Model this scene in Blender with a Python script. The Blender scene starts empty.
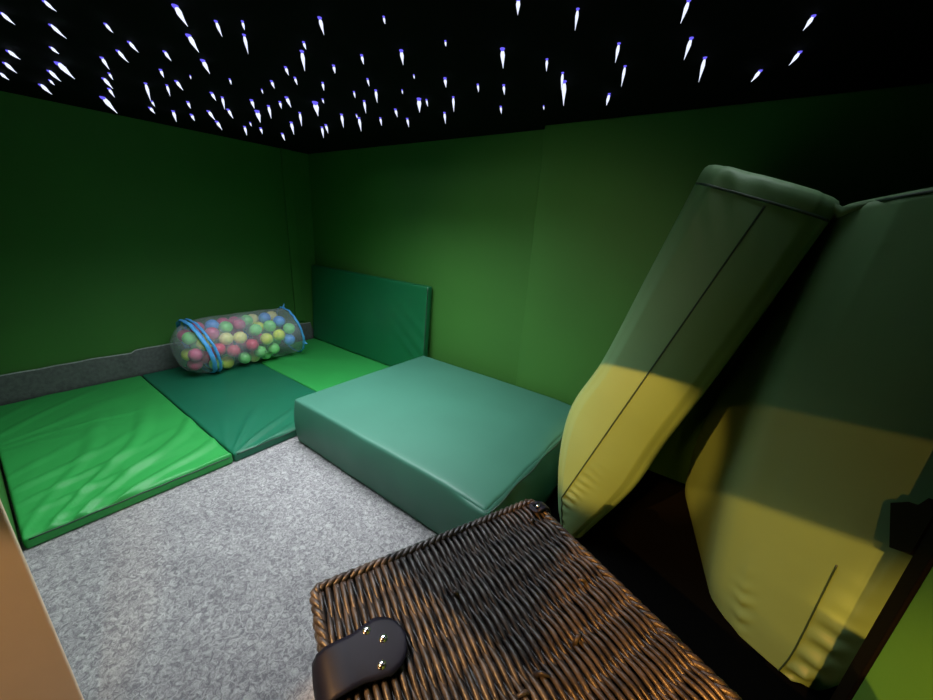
import bpy, bmesh, math, random
from math import sin, cos, pi, sqrt, exp
from mathutils import Vector, Matrix, noise
random.seed(5)
S = bpy.context.scene
C = S.collection
CAM = (2.7771, -1.726, 1.0); YAW, PITCH, ROLL, FPX = 0.6185, 0.3225, 0.0627, 367.75
H = 1.4406
HD = 1.2                       # head of the low doorway

# ------------------------------------------------------------------ helpers
def link(o): C.objects.link(o); return o
def tag(o, label=None, cat=None, group=None, kind=None):
    if label: o['label'] = label
    if cat: o['category'] = cat
    if group: o['group'] = group
    if kind: o['kind'] = kind
    return o
def empty(name, loc=(0, 0, 0)):
    o = bpy.data.objects.new(name, None); o.location = loc; o.empty_display_size = .05
    return link(o)
def build(name, bm, mat, parent=None, smooth=True):
    me = bpy.data.meshes.new(name); bm.normal_update(); bm.to_mesh(me); bm.free()
    for m in (mat if isinstance(mat, (list, tuple)) else [mat]): me.materials.append(m)
    if smooth:
        for p in me.polygons: p.use_smooth = True
    o = link(bpy.data.objects.new(name, me))
    if parent:
        o.parent = parent
        o.matrix_parent_inverse = Matrix.Identity(4)
        o.location = -Vector(parent.location) if parent.type == 'EMPTY' else (0, 0, 0)
    return o
def box(bm, a, b, bev=0):
    ps = [(x, y, z) for x in (a[0], b[0]) for y in (a[1], b[1]) for z in (a[2], b[2])]
    v = [bm.verts.new(p) for p in ps]
    fs = [bm.faces.new([v[i] for i in q]) for q in ((0,1,3,2),(4,6,7,5),(0,4,5,1),(2,3,7,6),(0,2,6,4),(1,5,7,3))]
    if bev:
        es = list({e for f in fs for e in f.edges})
        bmesh.ops.bevel(bm, geom=es, offset=bev, segments=3, profile=.5, affect='EDGES')
def bx(a, b, bev=0): bm = bmesh.new(); box(bm, a, b, bev); return bm
def tube(bm, pts, r, n=8, cap=True, closed=False):
    pts = [Vector(p) for p in pts]; rings = []; N = len(pts); prev = None
    for i, p in enumerate(pts):
        if closed: t = pts[(i+1) % N] - pts[i-1]
        else: t = pts[min(i+1, N-1)] - pts[max(i-1, 0)]
        t.normalize()
        if prev is None:
            a = Vector((0, 0, 1)) if abs(t.z) < .9 else Vector((1, 0, 0)); u = t.cross(a).normalized()
        else: u = (prev - t * prev.dot(t)).normalized()
        prev = u; w = t.cross(u); rr = r[i] if isinstance(r, (list, tuple)) else r
        rings.append([bm.verts.new(p + (u*cos(2*pi*k/n) + w*sin(2*pi*k/n))*rr) for k in range(n)])
    for i in range(N if closed else N-1):
        A, B = rings[i], rings[(i+1) % N]
        for k in range(n): bm.faces.new((A[k], A[(k+1) % n], B[(k+1) % n], B[k]))
    if cap and not closed:
        bm.faces.new(rings[0][::-1]); bm.faces.new(rings[-1])
def ball(bm, c, r, u=16, v=10, sc=(1, 1, 1)):
    bmesh.ops.create_uvsphere(bm, u_segments=u, v_segments=v, radius=r, matrix=Matrix.Translation(c) @ Matrix.Diagonal((*sc, 1)))
def disc(bm, c, nrm, r, h, seg=20):
    q = Vector(nrm).to_track_quat('Z', 'Y').to_matrix().to_4x4()
    bmesh.ops.create_cone(bm, cap_ends=True, segments=seg, radius1=r, radius2=r*.85, depth=h, matrix=Matrix.Translation(c) @ q)
def grid1(a, b, n, r):
    """samples from a to b, closely spaced inside the rounded edge"""
    e = [0, .12, .3, .55, 1.0]; s = [a + r*k for k in e]
    m = [a + r + (b-a-2*r)*k/n for k in range(1, n)]
    return s + m + [b - r*k for k in e[::-1]]
def cushion(a, b, r, n=(24, 24, 3), fn=None):
    """foam block with rounded edges; fn(p, normal) returns an offset vector"""
    bm = bmesh.new()
    G = [grid1(a[k], b[k], n[k], r) for k in range(3)]
    lo = Vector(a) + Vector((r, r, r)); hi = Vector(b) - Vector((r, r, r))
    cache = {}
    def V(i, j, k):
        if (i, j, k) in cache: return cache[i, j, k]
        p = Vector((G[0][i], G[1][j], G[2][k]))
        q = Vector([min(max(p[t], lo[t]), hi[t]) for t in range(3)])
        d = p - q; nn = d.normalized() if d.length > 1e-9 else Vector((0, 0, 1))
        p = q + nn*r
        if fn: p = p + fn(p, nn)
        v = bm.verts.new(p); cache[i, j, k] = v; return v
    L = [len(g) for g in G]
    for ax in range(3):
        u, w = [(1, 2), (2, 0), (0, 1)][ax]
        for side in (0, L[ax]-1):
            for i in range(L[u]-1):
                for j in range(L[w]-1):
                    def I(x, y):
                        t = [0, 0, 0]; t[ax] = side; t[u] = x; t[w] = y; return V(*t)
                    f = [I(i, j), I(i+1, j), I(i+1, j+1), I(i, j+1)]
                    bm.faces.new(f if side else f[::-1])
    return bm

# ------------------------------------------------------------------ materials
def srgb(c):
    return tuple(((x/255)/12.92 if x/255 <= .04045 else ((x/255+.055)/1.055)**2.4) for x in c) + (1,)
def mat(name, col, rough=.5, nscale=None, bump=0, var=.0, metal=0, spec=.5, bscale=None, detail=4, sheen=0):
    m = bpy.data.materials.new(name); m.use_nodes = True; nt = m.node_tree; N = nt.nodes; b = N['Principled BSDF']
    col = tuple(col) + ((1,) if len(col) == 3 else ())
    b.inputs['Base Color'].default_value = col; b.inputs['Roughness'].default_value = rough
    b.inputs['Metallic'].default_value = metal; b.inputs['Specular IOR Level'].default_value = spec
    if sheen: b.inputs['Sheen Weight'].default_value = sheen
    tc = N.new('ShaderNodeTexCoord')
    if var:
        n1 = N.new('ShaderNodeTexNoise'); n1.inputs['Scale'].default_value = nscale or 5; n1.inputs['Detail'].default_value = detail
        nt.links.new(tc.outputs['Object'], n1.inputs['Vector'])
        r = N.new('ShaderNodeValToRGB'); r.color_ramp.elements[0].position = .3; r.color_ramp.elements[1].position = .7
        r.color_ramp.elements[0].color = tuple(c*(1-var) for c in col[:3]) + (1,)
        r.color_ramp.elements[1].color = tuple(min(1, c*(1+var)) for c in col[:3]) + (1,)
        nt.links.new(n1.outputs['Fac'], r.inputs['Fac']); nt.links.new(r.outputs['Color'], b.inputs['Base Color'])
    if bump:
        n2 = N.new('ShaderNodeTexNoise'); n2.inputs['Scale'].default_value = bscale or 200; n2.inputs['Detail'].default_value = detail
        nt.links.new(tc.outputs['Object'], n2.inputs['Vector'])
        bp = N.new('ShaderNodeBump'); bp.inputs['Strength'].default_value = bump; bp.inputs['Distance'].default_value = .002
        nt.links.new(n2.outputs['Fac'], bp.inputs['Height']); nt.links.new(bp.outputs['Normal'], b.inputs['Normal'])
    return m
def emis(name, col, st):
    m = bpy.data.materials.new(name); m.use_nodes = True; nt = m.node_tree; nt.nodes.clear()
    e = nt.nodes.new('ShaderNodeEmission'); o = nt.nodes.new('ShaderNodeOutputMaterial')
    e.inputs[0].default_value = (*col, 1); e.inputs[1].default_value = st; nt.links.new(e.outputs[0], o.inputs[0]); return m
M = {}
M['wall'] = mat('green_wall_paint', (.043, .175, .026), .6, 3, .12, .05, bscale=120)
M['ceiling'] = mat('black_ceiling_cloth', (.0015, .0015, .0017), .95, spec=.1)
M['teal'] = mat('teal_green_vinyl', (.043, .165, .112), .52, 6, .05, .04, bscale=260)
M['olive'] = mat('soft_green_vinyl', (.155, .29, .14), .5, 6, .06, .04, bscale=260)
M['light'] = mat('bright_green_vinyl', (.026, .31, .062), .52, 6, .05, .05, bscale=240)
M['dark'] = mat('deep_green_vinyl', (.006, .130, .066), .5, 6, .05, .05, bscale=240)
M['dark2'] = mat('bottle_green_vinyl', (.006, .125, .045), .42, 6, .05, .05, bscale=240)
M['seam'] = mat('dark_green_piping', (.02, .05, .03), .5)
M['strip'] = mat('grey_carpet_backing', (.10, .115, .11), .9, 60, .5, .2, bscale=300)
M['stripedge'] = mat('pale_grey_fray', (.30, .34, .32), .9, 90, .5, .2, bscale=300)
M['cream'] = mat('cream_painted_wood', (.80, .60, .42), .6, 9, .1, .03)
M['black'] = mat('black_trim', (.0005, .0005, .0006), .7, spec=.08)
M['blackfloor'] = mat('black_floor_layer', (.0012, .0012, .0013), .95, spec=.05)
M['leather'] = mat('black_leather', (.005, .007, .022), .5, 30, .06, .2, spec=.2, bscale=300)
M['chrome'] = mat('polished_rivet', (.9, .9, .92), .18, metal=1)
M['pipe'] = M['wall']
def carpet():
    m = mat('grey_loop_carpet', (.34, .34, .34), .95, spec=.1); nt = m.node_tree; N = nt.nodes; b = N['Principled BSDF']
    tc = N.new('ShaderNodeTexCoord')
    n1 = N.new('ShaderNodeTexNoise'); n1.inputs['Scale'].default_value = 75; n1.inputs['Detail'].default_value = 5; n1.inputs['Roughness'].default_value = .75; n1.inputs['Distortion'].default_value = 1.2
    n3 = N.new('ShaderNodeTexNoise'); n3.inputs['Scale'].default_value = 7; n3.inputs['Detail'].default_value = 3
    r = N.new('ShaderNodeValToRGB'); e = r.color_ramp.elements
    e[0].position = .40; e[0].color = (.20, .19, .20, 1); e[1].position = .64; e[1].color = (.50, .485, .475, 1)
    mx = N.new('ShaderNodeMix'); mx.data_type = 'RGBA'; mx.blend_type = 'MULTIPLY'; mx.inputs[0].default_value = .35
    for n in (n1, n3): nt.links.new(tc.outputs['Object'], n.inputs['Vector'])
    nt.links.new(n1.outputs['Fac'], r.inputs['Fac']); nt.links.new(r.outputs['Color'], mx.inputs[6])
    r2 = N.new('ShaderNodeValToRGB'); r2.color_ramp.elements[0].color = (.6, .6, .62, 1); r2.color_ramp.elements[0].position = .35; r2.color_ramp.elements[1].position = .6
    nt.links.new(n3.outputs['Fac'], r2.inputs['Fac']); nt.links.new(r2.outputs['Color'], mx.inputs[7]); nt.links.new(mx.outputs[2], b.inputs['Base Color'])
    bp = N.new('ShaderNodeBump'); bp.inputs['Strength'].default_value = .8; bp.inputs['Distance'].default_value = .008
    nt.links.new(n1.outputs['Fac'], bp.inputs['Height']); nt.links.new(bp.outputs['Normal'], b.inputs['Normal'])
    return m
M['carpet'] = carpet()
def wicker(name, c0, c1):
    m = mat(name, c0, .38, 22, .5, 0, bscale=160); nt = m.node_tree; N = nt.nodes; b = N['Principled BSDF']
    tc = N.new('ShaderNodeTexCoord'); n1 = N.new('ShaderNodeTexNoise'); n1.inputs['Scale'].default_value = 38; n1.inputs['Detail'].default_value = 4
    r = N.new('ShaderNodeValToRGB'); r.color_ramp.elements[0].position = .35; r.color_ramp.elements[1].position = .68
    r.color_ramp.elements[0].color = (*c0, 1); r.color_ramp.elements[1].color = (*c1, 1)
    nt.links.new(tc.outputs['Object'], n1.inputs['Vector']); nt.links.new(n1.outputs['Fac'], r.inputs['Fac']); nt.links.new(r.outputs['Color'], b.inputs['Base Color'])
    return m
M['wicker'] = wicker('dark_brown_wicker', (.014, .013, .016), (.066, .057, .056))
BC = {'p': ('pink', (.68, .10, .24)), 'r': ('rose', (.72, .06, .14)), 'y': ('pale yellow', (.92, .85, .32)), 'Y': ('yellow', (.82, .88, .08)),
      'g': ('green', (.26, .80, .24)), 'b': ('blue', (.10, .38, .95))}
for k, (n, c) in BC.items(): M['ball_'+k] = mat(n.replace(' ', '_')+'_plastic', c, .33)
def net():
    m = bpy.data.materials.new('white_net'); m.use_nodes = True; nt = m.node_tree; N = nt.nodes; N.clear()
    o = N.new('ShaderNodeOutputMaterial'); mx = N.new('ShaderNodeMixShader'); t = N.new('ShaderNodeBsdfTransparent'); d = N.new('ShaderNodeBsdfPrincipled')
    d.inputs['Base Color'].default_value = (.72, .80, .88, 1); d.inputs['Roughness'].default_value = .6
    tc = N.new('ShaderNodeTexCoord'); n = N.new('ShaderNodeTexNoise'); n.inputs['Scale'].default_value = 9
    r = N.new('ShaderNodeMapRange'); r.inputs['To Min'].default_value = .12; r.inputs['To Max'].default_value = .30
    r.inputs['From Min'].default_value = .3; r.inputs['From Max'].default_value = .7
    nt.links.new(tc.outputs['Object'], n.inputs['Vector']); nt.links.new(n.outputs['Fac'], r.inputs['Value']); nt.links.new(r.outputs[0], mx.inputs[0])
    nt.links.new(t.outputs[0], mx.inputs[1]); nt.links.new(d.outputs[0], mx.inputs[2]); nt.links.new(mx.outputs[0], o.inputs[0]); return m
M['net'] = net()
M['band'] = mat('blue_bag_tape', (.09, .42, 1.0), .5, 20, .3, .15)
M['fibre'] = emis('star_streak_tail', (.74, .80, 1.0), 1.3)  # lens streak of each star, shaped as a glowing tail
M['core'] = emis('lit_fibre_tip', (.16, .13, 1.0), 1.0)

# ------------------------------------------------------------------ the room
def struct(name, bm, m, parent=None, smooth=False):
    o = build(name, bm, m, parent, smooth)
    if not parent: o['kind'] = 'structure'
    return o
struct('floor', bx((-.1, -4.3, -.06), (3.6, .1, 0)), M['carpet'])
struct('ceiling', bx((-.1, -1.9, H), (3.6, .1, H+.06)), M['ceiling'])
struct('wall_left', bx((-.1, -1.9, 0), (0, 0, H)), M['wall'])
bm = bmesh.new(); box(bm, (-.1, 0, 0), (3.4, .1, H)); 
struct('wall_back', bm, M['wall'])
struct('trim_1', bx((1.937, -.063, 0), (3.3, 0, H), .004), M['wall'])          # boxed-out stretch of the back wall
bm = bmesh.new(); box(bm, (3.26, -1.0, 0), (3.4, 0, H)); 
struct('wall_right', bm, M['wall'])
struct('trim_2', bx((3.102, -1.9, 0), (3.4, -.972, H), .004), M['wall'])       # wall end beside the doorway
T3 = struct('trim_3', bx((3.098, -.972, 0), (3.14, -.930, H), .003), M['black'])    # black edging on the wall end
bm = bmesh.new(); box(bm, (-.1, -1.9, 0), (1.93, -1.80, H)); box(bm, (1.93, -1.9, HD), (3.4, -1.80, H))
struct('wall_front', bm, M['wall'])
struct('trim_4', bx((1.925, -1.90, 0), (1.952, -1.767, HD), .003), M['cream'])   # cream lining of the doorway
bm = bmesh.new(); box(bm, (0, -.212, .2), (.018, -.140, H), .004)
struct('trim_5', bm, M['pipe'])                                                   # slim boxed casing beside the corner

k = bmesh.new(); pr = [(-.802, .566), (-.868, .515), (-.930, .552), (-.930, .628), (-.899, .640), (-.880, .612), (-.854, .603)]
a_ = [k.verts.new((3.096, y, z)) for y, z in pr]; b_ = [k.verts.new((3.130, y, z)) for y, z in pr]
k.faces.new(a_); k.faces.new(b_[::-1])
for q in range(len(pr)): k.faces.new((a_[q], b_[q], b_[(q+1) % 7], a_[(q+1) % 7]))
bmesh.ops.recalc_face_normals(k, faces=k.faces)
build('black_block', k, M['black'], T3, False)  # irregular black block standing on the black edging
struct('floor', bx((2.345, -1.60, .0), (3.26, .0, .003)), M['blackfloor'])             # thin black layer added over the floor to keep this gap black

# ------------------------------------------------------------------ grey strip against the left wall
bm = bmesh.new(); n = 90; ys = [-1.78 + i*(1.70)/n for i in range(n+1)]; rows = []
for i, y in enumerate(ys):
    top = .188 + .006*noise.noise(Vector((y*9, 0, 3))) + (.010 if -1.22 < y < -.55 else 0)*1 - (.012*max(0, (y+.3)/.25) if y > -.3 else 0)
    off = .012 + .006*noise.noise(Vector((y*4, 7, 0))) + .010*exp(-((y+1.24)/.035)**2)
    prof = [(.016, 0), (.016+off*.5, .06), (.012+off, .12), (.006+off, top-.006), (.004+off, top), (.000+off, top-.004), (.002, .12), (.002, .0)]
    yy = y + (.03 if i == n else 0)
    rows.append([bm.verts.new((x, yy - (z*.25 if i == n else 0), z)) for x, z in prof])
for i in range(n):
    for j in range(8):
        f = bm.faces.new((rows[i][j], rows[i][(j+1) % 8], rows[i+1][(j+1) % 8], rows[i+1][j]))
        f.material_index = 1 if j in (3, 4) else 0
bm.faces.new(rows[0][::-1]); bm.faces.new(rows[-1])
bmesh.ops.recalc_face_normals(bm, faces=bm.faces)
o = build('carpet_strip', bm, [M['strip'], M['stripedge']])
tag(o, 'long grey strip of carpet turned up against the foot of the left wall', 'carpet strip')

# ------------------------------------------------------------------ thin floor mats
def wr(p, seed, amp):
    return amp*noise.noise(Vector((p.x*3.1+seed, p.y*3.1, seed)))
def fan(p, cx, cy, amp, n, r0, r1, a0, a1, seed=0):
    """creases fanning out from a pulled corner"""
    dx, dy = p.x-cx, p.y-cy; r = sqrt(dx*dx+dy*dy); a = math.atan2(dy, dx)
    if not (a0 < a < a1): return 0
    e = sin(pi*(a-a0)/(a1-a0)); k = max(0, min(1, (r-r0)/.12))*max(0, min(1, (r1-r)/.35))
    w = sin(a*n + 1.6*noise.noise(Vector((r*2.2, a*2, seed)))*2)
    return amp*k*e*(max(0, w)**1.5)
def mat_fn(seed, extra=None, zt=.04):
    def fn(p, nn):
        if nn.z > .3 and p.z > .02:
            return Vector((0, 0, (wr(p, seed, .004) + (extra(p) if extra else 0))*nn.z))
        return Vector((0, 0, 0))
    return fn
def crease1(p):
    return fan(p, 1.45, -1.86, .014, 30, .14, 1.25, 1.60, 3.0, 1) + fan(p, 1.2, -2.3, .009, 38, .5, 1.15, 1.3, 2.4, 4) + fan(p, .55, -1.95, .007, 20, .1, .8, 1.2, 3.0, 8)
def crease2(p):
    return fan(p, 1.27, -1.24, .013, 16, .02, .55, 1.4, 3.0, 2) + fan(p, .1, -.6, .005, 12, .05, .6, -1.7, -.1, 5)
def crease3(p):
    return fan(p, .1, -.64, .005, 12, .05, .7, 0, 1.5, 5)
def floor_mat(name, y0, y1, m, seed, extra, label, zt=.042, seams=True):
    t = empty(name, (.65, (y0+y1)/2, 0)); tag(t, label, 'floor mat')
    build('cover', cushion((.028, y0, 0), (1.252, y1, zt), .010, (150, 70, 2), mat_fn(seed, extra)), m, t)
    b = bmesh.new(); tube(b, [(1.2505, y0+.012+(y1-y0-.024)*i/30, zt-.008+.0008*sin(i)) for i in range(31)], .0028, 6)
    build('piping', b, M['seam'], t)
    return t
floor_mat('floor_mat', -1.793, -1.217, M['light'], 1, crease1, 'bright green thin floor mat with fanned creases, nearest the cream doorway edge')
floor_mat('floor_mat', -1.212, -.643, M['dark'], 2, crease2, 'dark green thin floor mat lying under the front of the bag of balls')
floor_mat('floor_mat', -.638, -.015, M['light'], 3, crease3, 'bright green thin floor mat in the far corner under the upright mat', .040)
# the upright mat leaning on the back wall
def up_fn(p, nn):
    if nn.y < -.3:
        c = 0
        for (zc, a, s) in ((.12, .010, .03), (.22, .009, .035), (.33, .006, .03)):
            c += a*exp(-((p.z - zc - (1.27-p.x)*.75)/s)**2)*max(0, 1-(1.27-p.x)/.42)
        return Vector((0, -(c + .004*noise.noise(p*3.3))*-nn.y, 0))
    return Vector((0, 0, 0))
t = empty('floor_mat', (.65, -.06, .04)); tag(t, 'dark green thin mat standing upright on its long edge against the back wall', 'floor mat')
bm = cushion((.022, -.086, .043), (1.272, -.042, .640), .012, (50, 2, 30), up_fn)
build('cover', bm, M['dark2'], t)
b = bmesh.new(); tube(b, [(1.268, -.084, .06+.57*i/20) for i in range(21)], .0028, 6); build('piping', b, M['seam'], t)
for o in list(t.children):                       # leans back a little
    for v in o.data.vertices: v.co.y += (v.co.z-.04)*.055

# ------------------------------------------------------------------ thick mattress
def th_fn(p, nn):
    q = Vector((0, 0, 0)); u = (p.x-1.29)/1.04; w = (p.y+.955)/.85
    if nn.z > .2: q.z += (.012*sin(pi*min(1, max(0, u)))*sin(pi*min(1, max(0, w))) + .003*noise.noise(p*3))*nn.z
    if nn.z > .2 and u > .86: q.z -= .012*(u-.86)/.14
    if nn.y < -.2:
        k = sin(pi*min(1, max(0, p.z/.21)))
        q.y += (-.012*k + .004*noise.noise(Vector((p.x*9, p.z*2, 0)))*k - .006*max(0, sin((p.x+p.z*1.3)*16))*max(0, noise.noise(Vector((p.x*2, 3, 0)))))*-nn.y
    if nn.x > .2:
        q.x += (.02*sin(pi*min(1, max(0, p.z/.21))) + .006*noise.noise(Vector((0, p.y*8, p.z*6))))*nn.x + .05*max(0, 1-p.z/.2)*nn.x*.8
    if nn.x < -.2: q.x -= .006*sin(pi*min(1, max(0, p.z/.21)))*-nn.x*.5
    return q
t = empty('crash_mattress', (1.8, -.52, 0)); tag(t, 'thick teal green foam mattress lying flat on the grey carpet', 'mattress')
build('cover', cushion((1.288, -.957, .0), (2.335, -.10, .220), .014, (44, 36, 10), th_fn), M['teal'], t)
b = bmesh.new()
tube(b, [(2.345+.003*sin(i), -.94+.80*i/24, .197) for i in range(25)], .003, 6)
build('seam', b, M['seam'], t)

# ------------------------------------------------------------------ hinged pair of thick panels standing like a tent
FR = []
def panel_mesh(levels, y0, y1, seam_f, rr, wrf=None, n=170, bulge=.02):
    """levels: (Lx, Lz, Rx, Rz) from the bottom up; lofted rounded rectangle"""
    def cr(a, t):
        m = len(a)-1; s = min(max(t*m, 0), m-1e-6); i = int(s); u = s-i
        P = [a[max(0, i-1)], a[i], a[i+1], a[min(m, i+2)]]
        return [.5*(2*P[1][k] + (P[2][k]-P[0][k])*u + (2*P[0][k]-5*P[1][k]+4*P[2][k]-P[3][k])*u*u + (3*P[1][k]-P[0][k]-3*P[2][k]+P[3][k])*u**3) for k in range(4)]
    bm = bmesh.new(); rings = []; FR.clear()
    ts = [0, .0, .004, .010, .018] + [.02+.96*i/n for i in range(1, n)] + [.985, .992, .997, 1, 1]
    for q, t in enumerate(ts):
        Lx, Lz, Rx, Rz = cr(levels, t)
        ins = {0: .055, 1: .03, 2: .015, 3: .006, 4: .001}.get(q, 0); e = len(ts)-1-q
        ins = {0: .075, 1: .042, 2: .022, 3: .010, 4: .003}.get(e, ins)
        L = Vector((Lx, 0, Lz)); R = Vector((Rx, 0, Rz)); d = (R-L); w = d.length; d.normalize()
        L = L + d*ins*.6; R = R - d*ins*.6; w = (R-L).length
        r = min(rr, w*.35); pts = []
        ya, yb = y0+ins, y1-ins*.6
        sf = seam_f(t, Vector((Lx, 0, Lz)), Vector((Rx, 0, Rz)))
        def P(s, y): return L + d*s + Vector((0, y, 0))
        m = 26
        for i in range(m+1):                                   # front face, left to right
            s = r + (w-2*r)*i/m; f = s/w
            bl = bulge*(.35*(1-abs(f-sf)/max(sf, 1-sf)) + .65*(1-(2*f-1)**2))
            p = P(s, ya - bl)
            if wrf: p += wrf(p, f, t, sf)
            pts.append(p)
        for i in range(1, 7): a = -pi/2 + (pi/2)*i/6; pts.append(P(w-r+r*cos(a), ya+r+r*sin(a)))
        for i in range(1, 9): pts.append(P(w, ya+r+(yb-ya-2*r)*i/8))
        for i in range(1, 6): a = (pi/2)*i/5; pts.append(P(w-r+r*cos(a), yb-r+r*sin(a)))
        for i in range(1, 7): pts.append(P(w-r-(w-2*r)*i/6, yb))
        for i in range(1, 6): a = pi/2+(pi/2)*i/5; pts.append(P(r+r*cos(a), yb-r+r*sin(a)))
        for i in range(1, 9): pts.append(P(0, yb-r-(yb-ya-2*r)*i/8))
        for i in range(1, 6): a = pi+(pi/2)*i/6; pts.append(P(r+r*cos(a), ya+r+r*sin(a)))
        rings.append([bm.verts.new(p) for p in pts]); FR.append((t, [p.copy() for p in pts[:m+1]], sf))
    for A, B in zip(rings, rings[1:]):
        N = len(A)
        for k in range(N): bm.faces.new((A[k], A[(k+1) % N], B[(k+1) % N], B[k]))
    for rg, rev in ((rings[0], True), (rings[-1], False)):
        c = bm.verts.new(sum((v.co for v in rg), Vector())/len(rg))
        N = len(rg)
        for k in range(N): bm.faces.new((rg[(k+1) % N], rg[k], c) if rev else (rg[k], rg[(k+1) % N], c))
    bmesh.ops.recalc_face_normals(bm, faces=bm.faces)
    return bm, cr
L1 = [(2.475, .004, 2.548, .004), (2.448, .09, 2.585, .085), (2.424, .28, 2.668, .27), (2.436, .468, 2.719, .455), (2.507, .652, 2.775, .63), (2.580, .915, 2.843, .86), (2.653, 1.178, 2.910, 1.098)]
def sf1(t, L=None, R=None):
    a = Vector((2.445, 0, .084)); b = Vector((2.800, 0, 1.126)); n = Vector((b.z-a.z, 0, a.x-b.x))
    e = R-L; k = e.dot(n)
    return min(.8, max(.06, (a-L).dot(n)/k))
def wr1(p, f, t, sf):
    q = Vector((0, 0, 0))
    if f > sf and t < .42:
        k = max(0, 1-(f-sf)/.32)*max(0, 1-(f-sf)/.9)
        s = sin((p.z*1.0+p.x*.55)*185 + 2.0*noise.noise(p*20))
        q.y += .030*k*s*min(1, t*8)*max(0, 1-t/.42)*min(1, (f-sf)*9)*(.6+.8*noise.noise(Vector((p.z*14, 1, 0))))
    if t > .86:
        q.y += .010*noise.noise(Vector((p.x*34+p.z*10, 0, p.z*5)))*(t-.86)/.14
    q.y += .003*noise.noise(p*6)
    return q
L2 = [(2.935, .004, 3.170, .004), (2.915, .10, 3.195, .10), (2.885, .36, 3.215, .36), (2.884, .65, 3.222, .67), (2.896, .88, 3.222, .91), (2.912, 1.092, 3.20, 1.160)]
def sf2(t, L=None, R=None): return .62
def wr2(p, f, t, sf):
    q = Vector((0, 0, 0))
    if f > sf and t < .42:
        q.y += .026*sin(p.z*110 + 1.2*sin(p.x*20) + 2*noise.noise(p*11))*min(1, (f-sf)*10)*max(0, 1-t/.42)*(.5+.5*noise.noise(Vector((p.z*9, 2, 0))))
    if f < .35 and t < .33:
        q.y += .018*sin((p.z - p.x*.9)*120 + 2*noise.noise(p*14))*max(0, 1-f/.35)*sin(pi*t/.33)*max(0, noise.noise(Vector((p.z*6, 5, 0)))+.4)
    if t > .9: q.y += .004*noise.noise(Vector((p.x*25, 0, 0)))
    q.y += .004*noise.noise(p*5)
    return q
T = empty('folding_mattress', (2.8, -.4, 0)); tag(T, 'thick green folding mattress standing open on its ends like a tent by the right wall', 'mattress')
YF = -.672
def seam_line(ta, tb, r, lift=.0006):
    pts = []
    for t, P, sf in FR:
        if not ta <= t <= tb: continue
        w = (P[-1]-P[0]).length; full = w + 2*r; u = min(1, max(0, (sf*full-r)/w))*(len(P)-1)
        i = min(int(u), len(P)-2); q = P[i].lerp(P[i+1], u-i); pts.append(q + Vector((0, -lift, 0)))
    return pts
def edge_top(k):
    t, P, sf = FR[-k]; a, b = P[0], P[-1]; e = (b-a).normalized()
    return [a - e*.03 + Vector((0, .03, 0)), a - e*.016 + Vector((0, .008, 0))] + [p + Vector((0, -.0008, 0)) for p in P] + [b + e*.016 + Vector((0, .008, 0)), b + e*.03 + Vector((0, .03, 0))]
bm, cr = panel_mesh(L1, YF, -.10, sf1, .035, wr1, bulge=.028)
P1 = build('panel', bm, M['olive'], T); P1['label'] = 'left panel leaning with a seam down its narrow side'
b = bmesh.new(); tube(b, seam_line(.02, .957, .035), .0022, 6); build('seam', b, M['seam'], P1)
b = bmesh.new(); tube(b, edge_top(9), .0030, 6); build('piping', b, M['seam'], P1)
bm, cr = panel_mesh(L2, YF, -.10, sf2, .065, wr2, bulge=.012)
P2 = build('panel', bm, M['olive'], T); P2['label'] = 'right panel standing nearly upright beside the wall'
b = bmesh.new(); tube(b, seam_line(.01, .40, .065), .0018, 6); build('seam', b, M['seam'], P2)
b = bmesh.new(); tube(b, edge_top(5), .0032, 6); build('piping', b, M['seam'], P2)
for ob in (P2, *P2.children):                 # the right panel stands twisted: its right side nearer, its foot splayed
    for v in ob.data.vertices:
        c = v.co
        left = max(0, min(1, (3.2-c.x)/.3))
        c.x -= .30*max(0, c.y-YF-.03)*max(0, 1-c.z/.9)*left
        c.y -= .42*max(0, c.x-2.95)
# fabric hinge joining the two tops
bm = bmesh.new(); rings = []
for i in range(13):
    y = YF + .015 + .54*i/12; w = .010+.004*sin(i*2.1)
    rings.append([bm.verts.new(p) for p in ((2.855, y, 1.098), (2.885, y, 1.094), (2.908, y-.008*(i == 0), 1.078+w*.3), (2.935, y, 1.092), (2.968, y, 1.097), (2.935, y, 1.080), (2.908, y, 1.062), (2.880, y, 1.080))])
for A, B in zip(rings, rings[1:]):
    for k in range(8): bm.faces.new((A[k], A[(k+1) % 8], B[(k+1) % 8], B[k]))
bm.faces.new(rings[0][::-1]); bm.faces.new(rings[-1]); bmesh.ops.recalc_face_normals(bm, faces=bm.faces)
build('fabric_hinge', bm, M['olive'], T)

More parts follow.
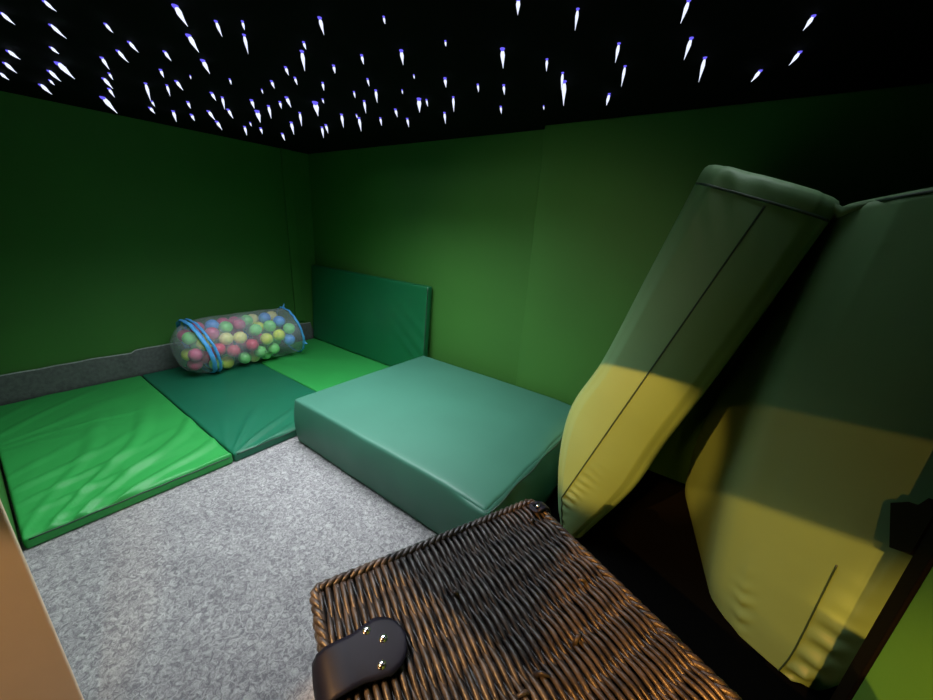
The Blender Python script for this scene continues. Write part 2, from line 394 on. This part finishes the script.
# ------------------------------------------------------------------ wicker hamper
HZ = .45
O = Vector((2.350, -1.506, 0)); e1 = Vector((.39, .92, 0)).normalized(); e2 = Vector((.92, -.39, 0)).normalized()
W1, W2 = .447, .56
def hp(a, b, z): return O + e1*a + e2*b + Vector((0, 0, z))
T = empty('wicker_hamper', hp(W1/2, W2/2, 0)); tag(T, 'dark brown wicker hamper with a black leather strap on its lid', 'hamper')
def weave(bm, org, du, dv, nrm, lu, lv, pitch, stake, r, amp, seed=0, twist=.0):
    """strands run along du, set side by side along dv, each going over and under the stakes"""
    n = int(lv/pitch)
    for i in range(n+1):
        v = lv*i/n; ph = pi*(i % 2) ; pts = []; m = int(lu/stake*7); rs = []
        j0 = random.uniform(-.0008, .0008); pj = random.uniform(-.25, .25)
        for k in range(m+1):
            u = lu*k/m
            wv = sin(pi*u/stake + ph + pj)
            h = amp*wv
            jj = .0016*noise.noise(Vector((u*22, i*3.7, seed))) + j0 + (.0022*noise.noise(Vector((u*5, v*7, seed+4))))
            # one strand of each pair slips over the other, giving slanted humps
            pts.append(org + du*u + dv*(v + jj + .0012*cos(pi*u/stake + ph)) + nrm*h)
            rs.append(r*(1+.13*noise.noise(Vector((u*30, i*1.9, 2))))*(.82+.22*max(-.4, wv)))
        tube(bm, pts, rs, 6)
def plate(bm, pts, th, nrm):
    a = [bm.verts.new(p) for p in pts]; b = [bm.verts.new(p - nrm*th) for p in pts]
    bm.faces.new(a); bm.faces.new(b[::-1]); n = len(a)
    for k in range(n): bm.faces.new((a[k], b[k], b[(k+1) % n], a[(k+1) % n]))
Z = Vector((0, 0, 1))
# lid
bm = bmesh.new(); weave(bm, hp(.008, .012, HZ-.006), e2, e1, Z, W2-.024, W1-.016, .0056, .050, .0040, .0040)
plate(bm, [hp(.01, .01, HZ-.012), hp(.01, W2-.01, HZ-.012), hp(W1-.01, W2-.01, HZ-.012), hp(W1-.01, .01, HZ-.012)][::-1], .004, Z)
LID = build('lid', bm, M['wicker'], T)
# rolled rim: three strands twisted around one another
def rim(a0, a1, b0, b1, z, R, r, turns):
    cs = [(a0, b0), (a0, b1), (a1, b1), (a1, b0)]; path = []
    for i in range(4):
        (x0, y0), (x1, y1) = cs[i], cs[(i+1) % 4]; n = 110
        for k in range(n): path.append(hp(x0+(x1-x0)*k/n, y0+(y1-y0)*k/n, z))
    N = len(path); bm = bmesh.new()
    sm = [sum((path[(i+j) % N] for j in range(-3, 4)), Vector())/7 for i in range(N)]
    for s in range(3):
        pts = []
        for i in range(N):
            t = (sm[(i+1) % N]-sm[i-1]).normalized(); u = t.cross(Z).normalized(); a = 2*pi*(turns*i/N + s/3)
            pts.append(sm[i] + u*cos(a)*R + Z*sin(a)*R)
        tube(bm, pts, r, 6, closed=True)
    return bm
build('rim', rim(.002, W1-.002, .004, W2-.004, HZ-.006, .0042, .0048, 46), M['wicker'], LID)
build('rim', rim(.004, W1-.004, .006, W2-.006, HZ-.055, .005, .0055, 40), M['wicker'], LID)
def side(bm, o, du, nrm, lu, z0, z1): weave(bm, o + Z*z0, du, Z, nrm, lu, z1-z0, .0105, .05, .005, .004, 3)
bm = bmesh.new()
for o_, du, nn, lu in ((hp(.006, .012, 0), e2, -e1, W2-.024), (hp(W1-.006, .012, 0), e2, e1, W2-.024), (hp(.012, .006, 0), e1, -e2, W1-.024), (hp(.012, W2-.006, 0), e1, e2, W1-.024)):
    side(bm, o_, du, nn, lu, HZ-.048, HZ-.014)
build('lid_skirt', bm, M['wicker'], LID)
bm = bmesh.new()
for o_, du, nn, lu in ((hp(.014, .018, 0), e2, -e1, W2-.036), (hp(W1-.014, .018, 0), e2, e1, W2-.036), (hp(.018, .014, 0), e1, -e2, W1-.036), (hp(.018, W2-.014, 0), e1, e2, W1-.036)):
    side(bm, o_, du, nn, lu, .012, HZ-.062)
q = [hp(.016, .02, .006), hp(.016, W2-.02, .006), hp(W1-.016, W2-.02, .006), hp(W1-.016, .02, .006)]
box_b = bmesh.new(); box_b.free()
vb = [bm.verts.new(p) for p in q]; vt = [bm.verts.new(p + Z*(HZ-.066)) for p in q]
bm.faces.new(vb); 
for k in range(4): bm.faces.new((vb[k], vb[(k+1) % 4], vt[(k+1) % 4], vt[k]))
build('basket_body', bm, M['wicker'], T)
build('base_rim', rim(.010, W1-.010, .012, W2-.012, .011, .005, .0055, 40), M['wicker'], T)
# dark loose ends and knots along the lid
for a, b_, l in ((.41, .05, .014), (.40, .20, .014), (.20, .12, .012), (.31, .26, .016), (.12, .31, .012), (.215, .275, .018), (.235, .262, .018)):
    bm = bmesh.new(); p = hp(a, b_, HZ); d = (e2*random.uniform(-1, 1)+e1*random.uniform(-1, 1)).normalized()
    tube(bm, [p-Z*.006, p+d*l*.4+Z*.003, p+d*l+Z*.002], [.004, .0036, .002], 6)
    build('loose_end', bm, M['wicker'], LID)
# leather strap over the near edge, rounded end with three rivets
def strap(a_in, bc, w, z, drop, name, riv, parent, sgn=1, a_edge=0.0, rscale=1):
    """sgn +1: comes over the edge a=a_edge and runs inwards"""
    prof = []                                            # centreline (a, z)
    prof += [(a_edge - sgn*.016, z-drop), (a_edge - sgn*.017, z-drop*.5), (a_edge - sgn*.016, z-.012), (a_edge - sgn*.010, z+.002), (a_edge+sgn*.002, z+.0085), (a_edge+sgn*.02, z+.009)]
    n = 16; end = a_in
    for i in range(1, n+1): prof.append((a_edge+sgn*(.02+(end-.02)*i/n), z+.0085-.002*i/n))
    bm = bmesh.new(); A = []; B = []
    R = w/2
    for i, (a, zz) in enumerate(prof):
        d = abs(a-a_edge) if (a-a_edge)*sgn > 0 else 0
        h = R
        if d > end-R*1.05:
            u = min(1, (d-(end-R*1.05))/(R*1.05)); h = R*1.05*sqrt(max(.0, 1-u*u))+.0008
        elif d < end*.35: h = R*.86
        else: h = R*(.86+.14*min(1, (d-end*.35)/(end*.2)))
        if i+1 < len(prof): tz = Vector((prof[i+1][0]-a, 0, prof[i+1][1]-zz))
        nrm = (e1*(-tz.z) + Z*tz.x*1.0).normalized()*(1 if sgn > 0 else -1) if tz.length > 0 else Z
        m = 10
        A.append([bm.verts.new(hp(a, bc+h*(2*k/m-1), zz)+nrm*(.0012+.0012*(1-(2*k/m-1)**4))) for k in range(m+1)])
        B.append([bm.verts.new(hp(a, bc+h*(2*k/m-1), zz)-nrm*.0015) for k in range(m+1)])
    m = 10
    for i in range(len(prof)-1):
        for k in range(m):
            bm.faces.new((A[i][k], A[i+1][k], A[i+1][k+1], A[i][k+1])); bm.faces.new((B[i][k], B[i][k+1], B[i+1][k+1], B[i+1][k]))
        bm.faces.new((A[i][0], B[i][0], B[i+1][0], A[i+1][0])); bm.faces.new((A[i][m], A[i+1][m], B[i+1][m], B[i][m]))
    for i in (0, len(prof)-1):
        for k in range(m): bm.faces.new((A[i][k], A[i][k+1], B[i][k+1], B[i][k]))
    bmesh.ops.recalc_face_normals(bm, faces=bm.faces)
    s = build(name, bm, M['leather'], parent)
    for (ra, rb) in riv:
        b = bmesh.new(); p = hp(ra, rb, z+.0098)
        disc(b, p, Z, .0062*rscale, .002, 20); ball(b, p+Z*.001, .005*rscale, 14, 8, (1, 1, .5))
        build('rivet', b, M['chrome'], s)
    return s
strap(.102, .140, .076, HZ, .075, 'leather_strap', ((.055, .113), (.072, .134), (.060, .164)), T)
strap(.03, .035, .028, HZ, .05, 'leather_hinge', ((W1-.012, .035),), T, -1, W1, .8)
strap(.03, .46, .028, HZ, .05, 'leather_hinge', ((W1-.012, .46),), T, -1, W1, .8)

# ------------------------------------------------------------------ net bag and its balls
AX, AZ, BR = .235, .212, .166
T = empty('net_bag', (AX, -.72, .042)); tag(T, 'clear net bag with blue edging tape, stuffed with coloured balls', 'bag')
def bag_pt(y, a, R, dz=0, sq=.0):
    c, s = cos(a), sin(a); x = AX+R*c; z = AZ+dz+R*s
    z = max(z, .046)
    return Vector((x, y, z))
bm = bmesh.new(); rings = []; NA = 56
st = [(-1.085, .030), (-1.08, .062), (-1.068, .098), (-1.045, .128), (-1.01, .150), (-.97, .163), (-.93, .167)] + [(-.93+.50*i/22, .168) for i in range(1, 23)] + [(-.41, .164), (-.395, .150), (-.388, .12), (-.386, .07), (-.386, .02)]
for y, R in st:
    rings.append([bm.verts.new(bag_pt(y + .006*noise.noise(Vector((cos(a)*2, sin(a)*2, y*6))), a, R*(1+.045*noise.noise(Vector((cos(a)*1.6, sin(a)*1.6, y*9)))))) for a in [2*pi*k/NA for k in range(NA)]])
    if y > -.44:
        for v in rings[-1]: v.co.y += .012 - .030*max(-1, min(1, (v.co.z-AZ)/.166))
for A, B in zip(rings, rings[1:]):
    for k in range(NA): bm.faces.new((A[k], A[(k+1) % NA], B[(k+1) % NA], B[k]))
bm.faces.new(rings[0][::-1]); bm.faces.new(rings[-1])
NET = build('net', bm, M['net'], T)
def hoop(name, y, R, w, tilt=0, ztilt=0, rough=.004, sep=0):
    bm = bmesh.new(); rs = []
    for k in range(80):
        a = 2*pi*k/80
        yy = y + tilt*sin(a) + ztilt*cos(a) + .004*noise.noise(Vector((cos(a)*3, sin(a)*3, y*5)))
        j = rough*noise.noise(Vector((cos(a)*5, sin(a)*5, 7)))
        rs.append([bm.verts.new(bag_pt(yy+dy, a, R+dr+j)) for dy, dr in ((-w/2, .001), (-w/4, .004), (0, .0055), (w/4, .004), (w/2, .001), (w/2, -.001), (-w/2, -.001))])
    for k in range(80):
        A, B = rs[k], rs[(k+1) % 80]
        for j in range(7): bm.faces.new((A[j], A[(j+1) % 7], B[(j+1) % 7], B[j]))
    bmesh.ops.recalc_face_normals(bm, faces=bm.faces)
    return build(name, bm, M['band'], T)
hoop('edging_tape', -.972, .170, .024, -.040, .012, .008)
hoop('edging_tape', -.941, .171, .016, -.040, .012, .008)
h = hoop('edging_tape', -.386, .167, .016, -.030, .0, .010)
for a in (pi*.52, -.38, pi*.97):                         # pointed loose corners of the tape
    bm = bmesh.new(); y0 = -.386-.03*sin(a); p = bag_pt(y0, a, .168); d = (p-Vector((AX, y0, AZ))).normalized()
    tube(bm, [p-d*.01, p+d*.012+Vector((0, .006, 0)), p+d*.026+Vector((0, .012, .004))], [.010, .006, .0015], 6)
    build('tape_corner', bm, M['band'], h)
COLN = {'p': 'pink', 'r': 'deep pink', 'y': 'pale yellow', 'Y': 'yellow', 'g': 'green', 'b': 'blue'}
proto = {}
BALLS=[(0.283,-0.816,0.319,"g",1),(0.199,-0.941,0.319,"p",1),(0.310,-0.905,0.302,"p",1),(0.276,-0.738,0.321,"p",1),(0.181,-0.725,0.316,"p",1),(0.202,-0.799,0.324,"p",1),(0.186,-0.613,0.318,"y",1),(0.196,-0.489,0.322,"y",1),(0.304,-0.493,0.307,"b",1),(0.329,-0.665,0.285,"g",1),(0.322,-0.568,0.293,"g",1),(0.342,-0.845,0.264,"y",1),(0.346,-0.768,0.256,"y",1),(0.357,-0.613,0.219,"Y",1),(0.355,-0.528,0.228,"Y",1),(0.355,-0.461,0.181,"b",1),(0.357,-0.900,0.211,"r",1),(0.356,-0.819,0.183,"r",1),(0.357,-0.708,0.198,"r",1),(0.305,-0.740,0.104,"g",1),(0.336,-0.655,0.135,"g",1),(0.336,-0.565,0.135,"g",1),(0.286,-0.840,0.092,"Y",1),(0.313,-0.910,0.111,"g",1),(0.282,-1.012,0.287,"g",1),(0.334,-0.963,0.257,"Y",1),(0.292,-1.012,0.129,"p",1),(0.330,-1.012,0.197,"p",1),(0.205,-1.012,0.286,"p",1),(0.236,-0.672,0.328,"g",1),(0.236,-0.555,0.328,"b",1),(0.230,-0.871,0.328,"b",1),(0.347,-0.451,0.258,"g",1),(0.273,-0.671,0.088,"y",1),(0.280,-0.594,0.090,"g",1),(0.226,-0.558,0.221,"g",0),(0.193,-0.722,0.239,"r",0),(0.141,-0.947,0.268,"b",0),(0.143,-0.674,0.204,"b",0),(0.216,-0.807,0.086,"g",0),(0.212,-1.012,0.169,"Y",0),(0.212,-0.802,0.191,"p",0),(0.154,-0.543,0.192,"p",0),(0.134,-0.767,0.217,"g",0),(0.187,-0.878,0.096,"p",0),(0.230,-0.574,0.145,"g",0),(0.263,-0.617,0.280,"Y",0),(0.193,-0.740,0.117,"p",0),(0.230,-0.496,0.153,"g",0),(0.210,-0.890,0.254,"y",0),(0.174,-0.822,0.255,"Y",0),(0.190,-0.640,0.153,"p",0),(0.164,-0.551,0.277,"y",0),(0.127,-0.890,0.144,"g",0),(0.140,-0.666,0.284,"g",0),(0.151,-0.546,0.115,"g",0),(0.188,-0.948,0.207,"g",0),(0.275,-0.454,0.199,"b",0),(0.233,-0.488,0.254,"y",0),(0.119,-0.842,0.205,"Y",0),(0.263,-0.624,0.203,"r",0),(0.187,-0.622,0.241,"g",0),(0.197,-0.877,0.177,"Y",0),(0.243,-0.717,0.181,"p",0),(0.253,-0.947,0.145,"r",0)]
LABELS = {0: 'green plastic ball high on the near side, just right of the blue tape', 8: 'blue plastic ball highest at the right end of the net bag',
 15: 'blue plastic ball low at the right end of the net bag', 31: 'blue plastic ball at the top of the bag next to the tape',
 7: 'pale yellow plastic ball highest near the right end of the bag', 6: 'pale yellow plastic ball second from the right along the bag top',
 11: 'pale yellow plastic ball, left one of the touching middle pair', 12: 'pale yellow plastic ball, right one of the touching middle pair',
 13: 'yellow plastic ball, left one of the yellow pair near the right end', 14: 'yellow plastic ball, right one of the yellow pair near the right end',
 18: 'deep pink plastic ball alone at the middle of the near side', 17: 'deep pink plastic ball below the touching pale yellow pair',
 16: 'deep pink plastic ball touching the blue tape on the near side', 24: 'green plastic ball in the loose pouch left of the blue tape',
 25: 'yellow plastic ball in the loose pouch left of the blue tape', 22: 'yellow plastic ball at the bottom, just right of the blue tape',
 32: 'green plastic ball last at the right end of the net bag', 10: 'green plastic ball above the right hand yellow pair', 9: 'green plastic ball right of the pale yellow pair',
 19: 'green plastic ball lowest in the middle of the bag', 21: 'green plastic ball lowest towards the right end of the bag'}
for i, (x, y, z, c, vis) in enumerate(BALLS):
    if c not in proto:
        b = bmesh.new(); ball(b, (0, 0, 0), .0382, 28, 18); o = build('plastic_ball', b, M['ball_'+c]); proto[c] = o
    else:
        o = proto[c].copy(); link(o)
    o.location = (x, y, z)
    nm = COLN[c]
    lab = LABELS.get(i) or (nm + ' plastic ball in the net bag' + (', showing through its near side' if vis else ', packed in behind the others'))
    tag(o, lab, 'ball', nm + ' balls in the net bag' + ('' if vis else ', behind the rest'))

# ------------------------------------------------------------------ fibre optic stars in the ceiling
STARS=[(1.328,-1.469,0.037,0.01,-0.024,0.0014),
(1.133,-1.519,0.046,0.012,-0.029,0.0016),
(1.163,-1.438,0.053,0.014,-0.035,0.0016),
(0.943,-1.411,0.039,0.008,-0.021,0.0015),
(0.774,-1.374,0.037,0.025,-0.044,0.0031),
(0.761,-1.48,0.067,0.012,-0.03,0.002),
(0.578,-1.474,0.061,0.014,-0.035,0.0021),
(0.386,-1.471,0.054,0.011,-0.026,0.0019),
(0.625,-1.376,0.057,0.014,-0.037,0.0022),
(0.468,-1.356,0.022,0.007,-0.018,0.0014),
(0.344,-1.365,0.062,0.015,-0.038,0.0025),
(1.314,-1.361,0.016,0.008,-0.019,0.0013),
(1.116,-1.295,0.026,0.013,-0.03,0.0017),
(1.231,-1.295,0.024,0.01,-0.025,0.0016),
(0.99,-1.307,0.003,0.012,-0.029,0.0018),
(0.818,-1.256,-0.001,0.008,-0.018,0.0014),
(0.721,-1.251,0.03,0.013,-0.033,0.0022),
(0.57,-1.207,0.002,0.012,-0.027,0.0019),
(0.371,-1.187,-0.05,0.05,-0.044,0.0035),
(0.81,-1.152,-0.075,0.028,-0.041,0.0019),
(0.531,-1.06,-0.007,0.01,-0.018,0.0015),
(0.382,-1.027,0.014,0.011,-0.023,0.0023),
(1.049,-1.173,-0.009,0.009,-0.019,0.0016),
(1.25,-1.219,0.011,0.01,-0.022,0.0016),
(0.87,-1.104,-0.03,0.015,-0.028,0.0015),
(0.965,-1.103,0.012,0.013,-0.027,0.002),
(0.688,-0.978,-0.015,0.013,-0.021,0.0019),
(0.443,-0.883,-0.014,0.016,-0.023,0.0023),
(0.424,-0.951,-0.055,0.025,-0.035,0.0024),
(1.085,-1.1,-0.009,0.004,-0.008,0.0008),
(1.594,-1.297,0.011,0.015,-0.035,0.0023),
(1.447,-1.223,0.008,0.016,-0.034,0.0023),
(1.286,-1.133,-0.003,0.016,-0.03,0.0023),
(1.602,-1.217,-0.004,0.012,-0.026,0.0014),
(1.663,-1.183,-0.006,0.006,-0.014,0.0011),
(1.59,-1.147,-0.021,0.016,-0.032,0.0015),
(0.941,-0.981,-0.003,0.014,-0.023,0.002),
(0.918,-0.934,-0.045,0.023,-0.032,0.0018),
(0.74,-0.84,-0.01,0.022,-0.031,0.0022),
(0.609,-0.87,0.011,0.019,-0.034,0.0025),
(0.419,-0.763,-0.005,0.023,-0.034,0.0027),
(1.186,-1.016,-0.009,0.008,-0.013,0.0011),
(1.184,-0.906,-0.008,0.008,-0.011,0.0009),
(1.002,-0.859,-0.019,0.018,-0.024,0.0022),
(0.85,-0.765,-0.072,0.046,-0.029,0.0035),
(0.452,-0.642,-0.054,0.032,-0.032,0.0023),
(0.584,-0.674,-0.017,0.013,-0.014,0.0014),
(0.513,-0.588,-0.03,0.023,-0.022,0.0022),
(1.311,-0.934,-0.006,0.012,-0.018,0.0016),
(0.988,-0.783,-0.047,0.032,-0.036,0.0021),
(1.482,-0.977,-0.004,0.011,-0.018,0.0015),
(1.423,-0.913,-0.007,0.012,-0.017,0.0014),
(1.098,-0.792,-0.019,0.015,-0.019,0.0017),
(1.184,-0.811,-0.009,0.022,-0.029,0.0022),
(0.504,-0.464,-0.036,0.033,-0.029,0.0023),
(0.809,-0.582,-0.062,0.046,-0.04,0.0025),
(1.023,-0.662,-0.067,0.046,-0.038,0.0019),
(1.699,-1.046,-0.003,0.008,-0.013,0.0012),
(1.64,-1.016,-0.027,0.022,-0.036,0.0019),
(1.852,-1.097,-0.007,0.014,-0.026,0.0016),
(1.991,-1.026,-0.002,0.006,-0.011,0.0009),
(2.043,-0.87,-0.002,0.006,-0.009,0.0009),
(1.637,-0.912,-0.009,0.011,-0.016,0.0015),
(1.777,-0.918,-0.007,0.012,-0.017,0.0014),
(1.901,-0.885,-0.011,0.018,-0.025,0.0018),
(1.884,-0.68,-0.009,0.017,-0.019,0.0017),
(1.812,-0.746,-0.004,0.007,-0.008,0.0008),
(1.646,-0.791,-0.007,0.013,-0.016,0.0012),
(1.676,-0.665,-0.005,0.009,-0.009,0.0009),
(1.47,-0.84,-0.015,0.014,-0.018,0.0014),
(1.497,-0.731,-0.011,0.014,-0.015,0.0012),
(1.585,-0.705,-0.024,0.027,-0.029,0.0017),
(1.306,-0.733,-0.007,0.01,-0.012,0.0012),
(1.444,-0.643,-0.03,0.032,-0.031,0.0017),
(1.255,-0.534,-0.008,0.012,-0.011,0.0011),
(1.219,-0.492,-0.047,0.049,-0.04,0.0023),
(1.316,-0.451,-0.023,0.028,-0.023,0.0017),
(1.235,-0.72,-0.067,0.054,-0.028,0.0038),
(0.945,-0.479,-0.032,0.033,-0.028,0.0022),
(0.878,-0.457,-0.059,0.046,-0.036,0.0022),
(1.188,-0.562,-0.049,0.044,-0.038,0.0022),
(1.481,-0.514,-0.013,0.024,-0.021,0.0018),
(1.427,-0.393,-0.021,0.032,-0.025,0.0018),
(1.665,-0.568,-0.058,0.065,-0.022,0.0028),
(1.686,-0.55,-0.009,0.018,-0.017,0.0013),
(1.642,-0.393,-0.024,0.038,-0.029,0.0018),
(1.796,-0.528,-0.026,0.039,-0.034,0.0016),
(2.289,-0.937,-0.005,0.011,-0.021,0.0016),
(2.148,-0.766,-0.011,0.027,-0.032,0.0021),
(1.948,-0.591,-0.007,0.017,-0.016,0.0012),
(2.021,-0.549,-0.008,0.021,-0.02,0.0015),
(1.898,-0.367,-0.009,0.023,-0.018,0.0014),
(2.223,-0.659,-0.007,0.018,-0.021,0.0012),
(2.378,-0.845,-0.008,0.017,-0.028,0.0012),
(2.225,-0.556,-0.013,0.032,-0.032,0.0014),
(2.204,-0.493,-0.024,0.068,-0.044,0.0025),
(2.048,-0.309,-0.003,0.013,-0.01,0.0009),
(2.286,-0.313,-0.01,0.019,-0.02,0.0018),
(2.411,-0.659,-0.009,0.022,-0.03,0.0014),
(2.572,-0.771,-0.009,0.011,-0.03,0.0014),
(2.559,-0.61,-0.01,0.02,-0.033,0.0016),
(2.576,-0.486,-0.008,0.036,-0.04,0.0016),
(2.412,-0.664,-0.01,0.024,-0.032,0.0013),
(2.391,-0.523,-0.012,0.034,-0.036,0.0014),
(2.293,-0.332,-0.012,0.026,-0.025,0.0015),
(2.772,-0.599,-0.01,-0.003,-0.023,0.0014),
(2.765,-0.425,-0.013,-0.005,-0.026,0.0016),
(2.691,-0.341,-0.014,-0.004,-0.025,0.0017)]
def star(p, d, r):
    root = None
    x, y = p; d = Vector(d)
    bm = bmesh.new(); base = Vector((0, 0, .002)); n = 7
    pts = [base + d*(k/n) + Vector((0, 0, -.006*sin(pi*k/n)*.3)) for k in range(n+1)]
    pr = [1.0, 2.2, 2.7, 2.2, 1.6, 1.0, .55, .15]
    tube(bm, pts, [r*q for q in pr], 8)
    c = base - d*.04
    sp = bmesh.ops.create_uvsphere(bm, u_segments=12, v_segments=8, radius=r*3.0, matrix=Matrix.Translation(c))
    for v in sp['verts']:
        for f in v.link_faces: f.material_index = 1
    o = build('star_light', bm, [M['fibre'], M['core']])
    o.location = (x, y, H-.003)
    return o
SL = {(2.289, -.937): 'star light at the top middle edge of the black ceiling', (2.148, -.766): 'large star light alone in the middle of the black ceiling',
 (2.378, -.845): 'thin star light just right of the top middle in black ceiling', (2.204, -.493): 'brightest long star light above the step in the back wall',
 (2.411, -.659): 'upper star light of the close trio above the boxed out wall', (2.391, -.523): 'middle star light of the close trio above the boxed out wall',
 (2.286, -.313): 'lowest star light of the close trio above the boxed out wall', (2.572, -.771): 'topmost of three star lights above the leaning left panel',
 (2.559, -.61): 'middle of three star lights above the leaning left panel', (2.576, -.486): 'lowest of three star lights above the leaning left panel',
 (2.772, -.599): 'topmost of the last three star lights at the far right', (2.765, -.425): 'middle of the last three star lights at the far right',
 (2.691, -.341): 'lowest of the last three star lights at the far right', (2.223, -.659): 'thin star light between the large one and the close trio',
 (2.043, -.87): 'tiny star light left of and above the large middle star'}
k = 0
for s in STARS:
    if any((s[0]-q[0])**2+(s[1]-q[1])**2 < .0004 for q in STARS[:STARS.index(s)]): continue
    o = star((s[0], s[1]), s[2:5], s[5])
    far = s[0] > 1.9
    lab = SL.get((s[0], s[1]))
    if lab: tag(o, lab, 'star light', 'fibre optic stars in the black ceiling')
    else:
        big = s[5] > .00225
        z = ('over the nearest floor mat' if s[1] < -1.15 and s[0] < 1.6 else 'over the ball bag' if s[0] < 1.15 else 'over the thick mattress')
        tag(o, ('large bright' if big else 'tiny') + ' blue white star light in black ceiling ' + z, 'star light',
            ('bright' if big else 'tiny') + ' fibre optic stars ' + z)

# ------------------------------------------------------------------ lights
def area(name, loc, size, e, col, size_y=None, rot=(0, 0, 0), spread=180):
    l = bpy.data.lights.new(name, 'AREA'); l.energy = e; l.color = col; l.size = size; l.spread = math.radians(spread)
    if size_y: l.shape = 'RECTANGLE'; l.size_y = size_y
    o = link(bpy.data.objects.new(name, l)); o.location = loc; o.rotation_euler = rot; return o
def spot(name, loc, tgt, e, col, ang, blend=.3, r=.02):
    l = bpy.data.lights.new(name, 'SPOT'); l.energy = e; l.color = col; l.spot_size = math.radians(ang); l.spot_blend = blend; l.shadow_soft_size = r
    o = link(bpy.data.objects.new(name, l)); o.location = loc
    o.rotation_euler = (Vector(tgt)-Vector(loc)).to_track_quat('-Z', 'Y').to_euler(); return o
COOL = (.88, .95, 1.0); WARM = (1.0, .41, .07)
area('ceiling_star_glow', (1.50, -.95, H-.012), 1.1, 21, COOL, .9, spread=118)
area('ceiling_star_glow', (1.3, -.7, H-.012), 1.2, 1.6, COOL, .9, spread=150)
# unseen warm spots beyond the doorway, in place of the hallway lighting
LH = 2.1
spot('unseen_hall_spot', (1.95, -3.9, LH), (2.53, -.68, .47), 980, WARM, 9.6, .5, .012)
spot('unseen_hall_spot', (2.6, -3.9, LH), (3.06, -.72, .45), 85, WARM, 11, .3, .012)  # added dim spot lifting the middle of the right panel
spot('unseen_hall_spot', (2.62, -3.26, LH), (3.03, -.72, .16), 400, WARM, 15, .3, .012)
spot('unseen_hall_spot', (1.62, -2.50, LH), (2.80, -1.52, .40), 330, (1.0, .52, .18), 36, .3, .012)
spot('unseen_hall_spot', (1.75, -3.3, LH), (2.68, -1.22, .45), 45, (1.0, .55, .25), 18, .6, .04)  # added warm fill over the hamper lid
spot('unseen_hall_spot', (3.0, -2.02, 1.0), (1.95, -1.95, .30), 16, (1.0, .62, .30), 26, .3, .02)  # added low spot brightening the cream lining
spot('unseen_hall_spot', (2.1, -2.8, 1.15), (3.1, -1.42, .42), 480, WARM, 21, .6, .02)  # added low spot brightening the wall end beside the doorway
spot('back_wall_fill', (2.35, -2.4, 1.08), (1.95, 0, .70), 36, (1.0, .86, .55), 46, .9, .2)  # added soft fill beyond the doorway, brightening the back wall
area('ceiling_star_glow', (2.78, -.70, H-.012), .25, .25, COOL, .25, spread=110)  # small extra area light added to brighten the panel tops
# ------------------------------------------------------------------ world, camera, colour
w = bpy.data.worlds.new('world'); S.world = w; w.use_nodes = True
w.node_tree.nodes['Background'].inputs[0].default_value = (.5, .5, .5, 1); w.node_tree.nodes['Background'].inputs[1].default_value = .002
cd = bpy.data.cameras.new('camera'); cam = link(bpy.data.objects.new('camera', cd)); S.camera = cam
cd.sensor_fit = 'HORIZONTAL'; cd.sensor_width = 36; cd.lens = FPX/933*36; cd.clip_start = .01
f = Vector((-sin(YAW)*cos(PITCH), cos(YAW)*cos(PITCH), -sin(PITCH))); r = Vector((cos(YAW), sin(YAW), 0)); u = r.cross(f)
r2 = r*cos(ROLL)+u*sin(ROLL); u2 = -r*sin(ROLL)+u*cos(ROLL)
mm = Matrix((r2, u2, -f)).transposed().to_4x4(); mm.translation = CAM; cam.matrix_world = mm
vs = S.view_settings; vs.view_transform = 'Standard'; vs.look = 'None'; vs.gamma = 1; vs.use_curve_mapping = False; vs.exposure = 0
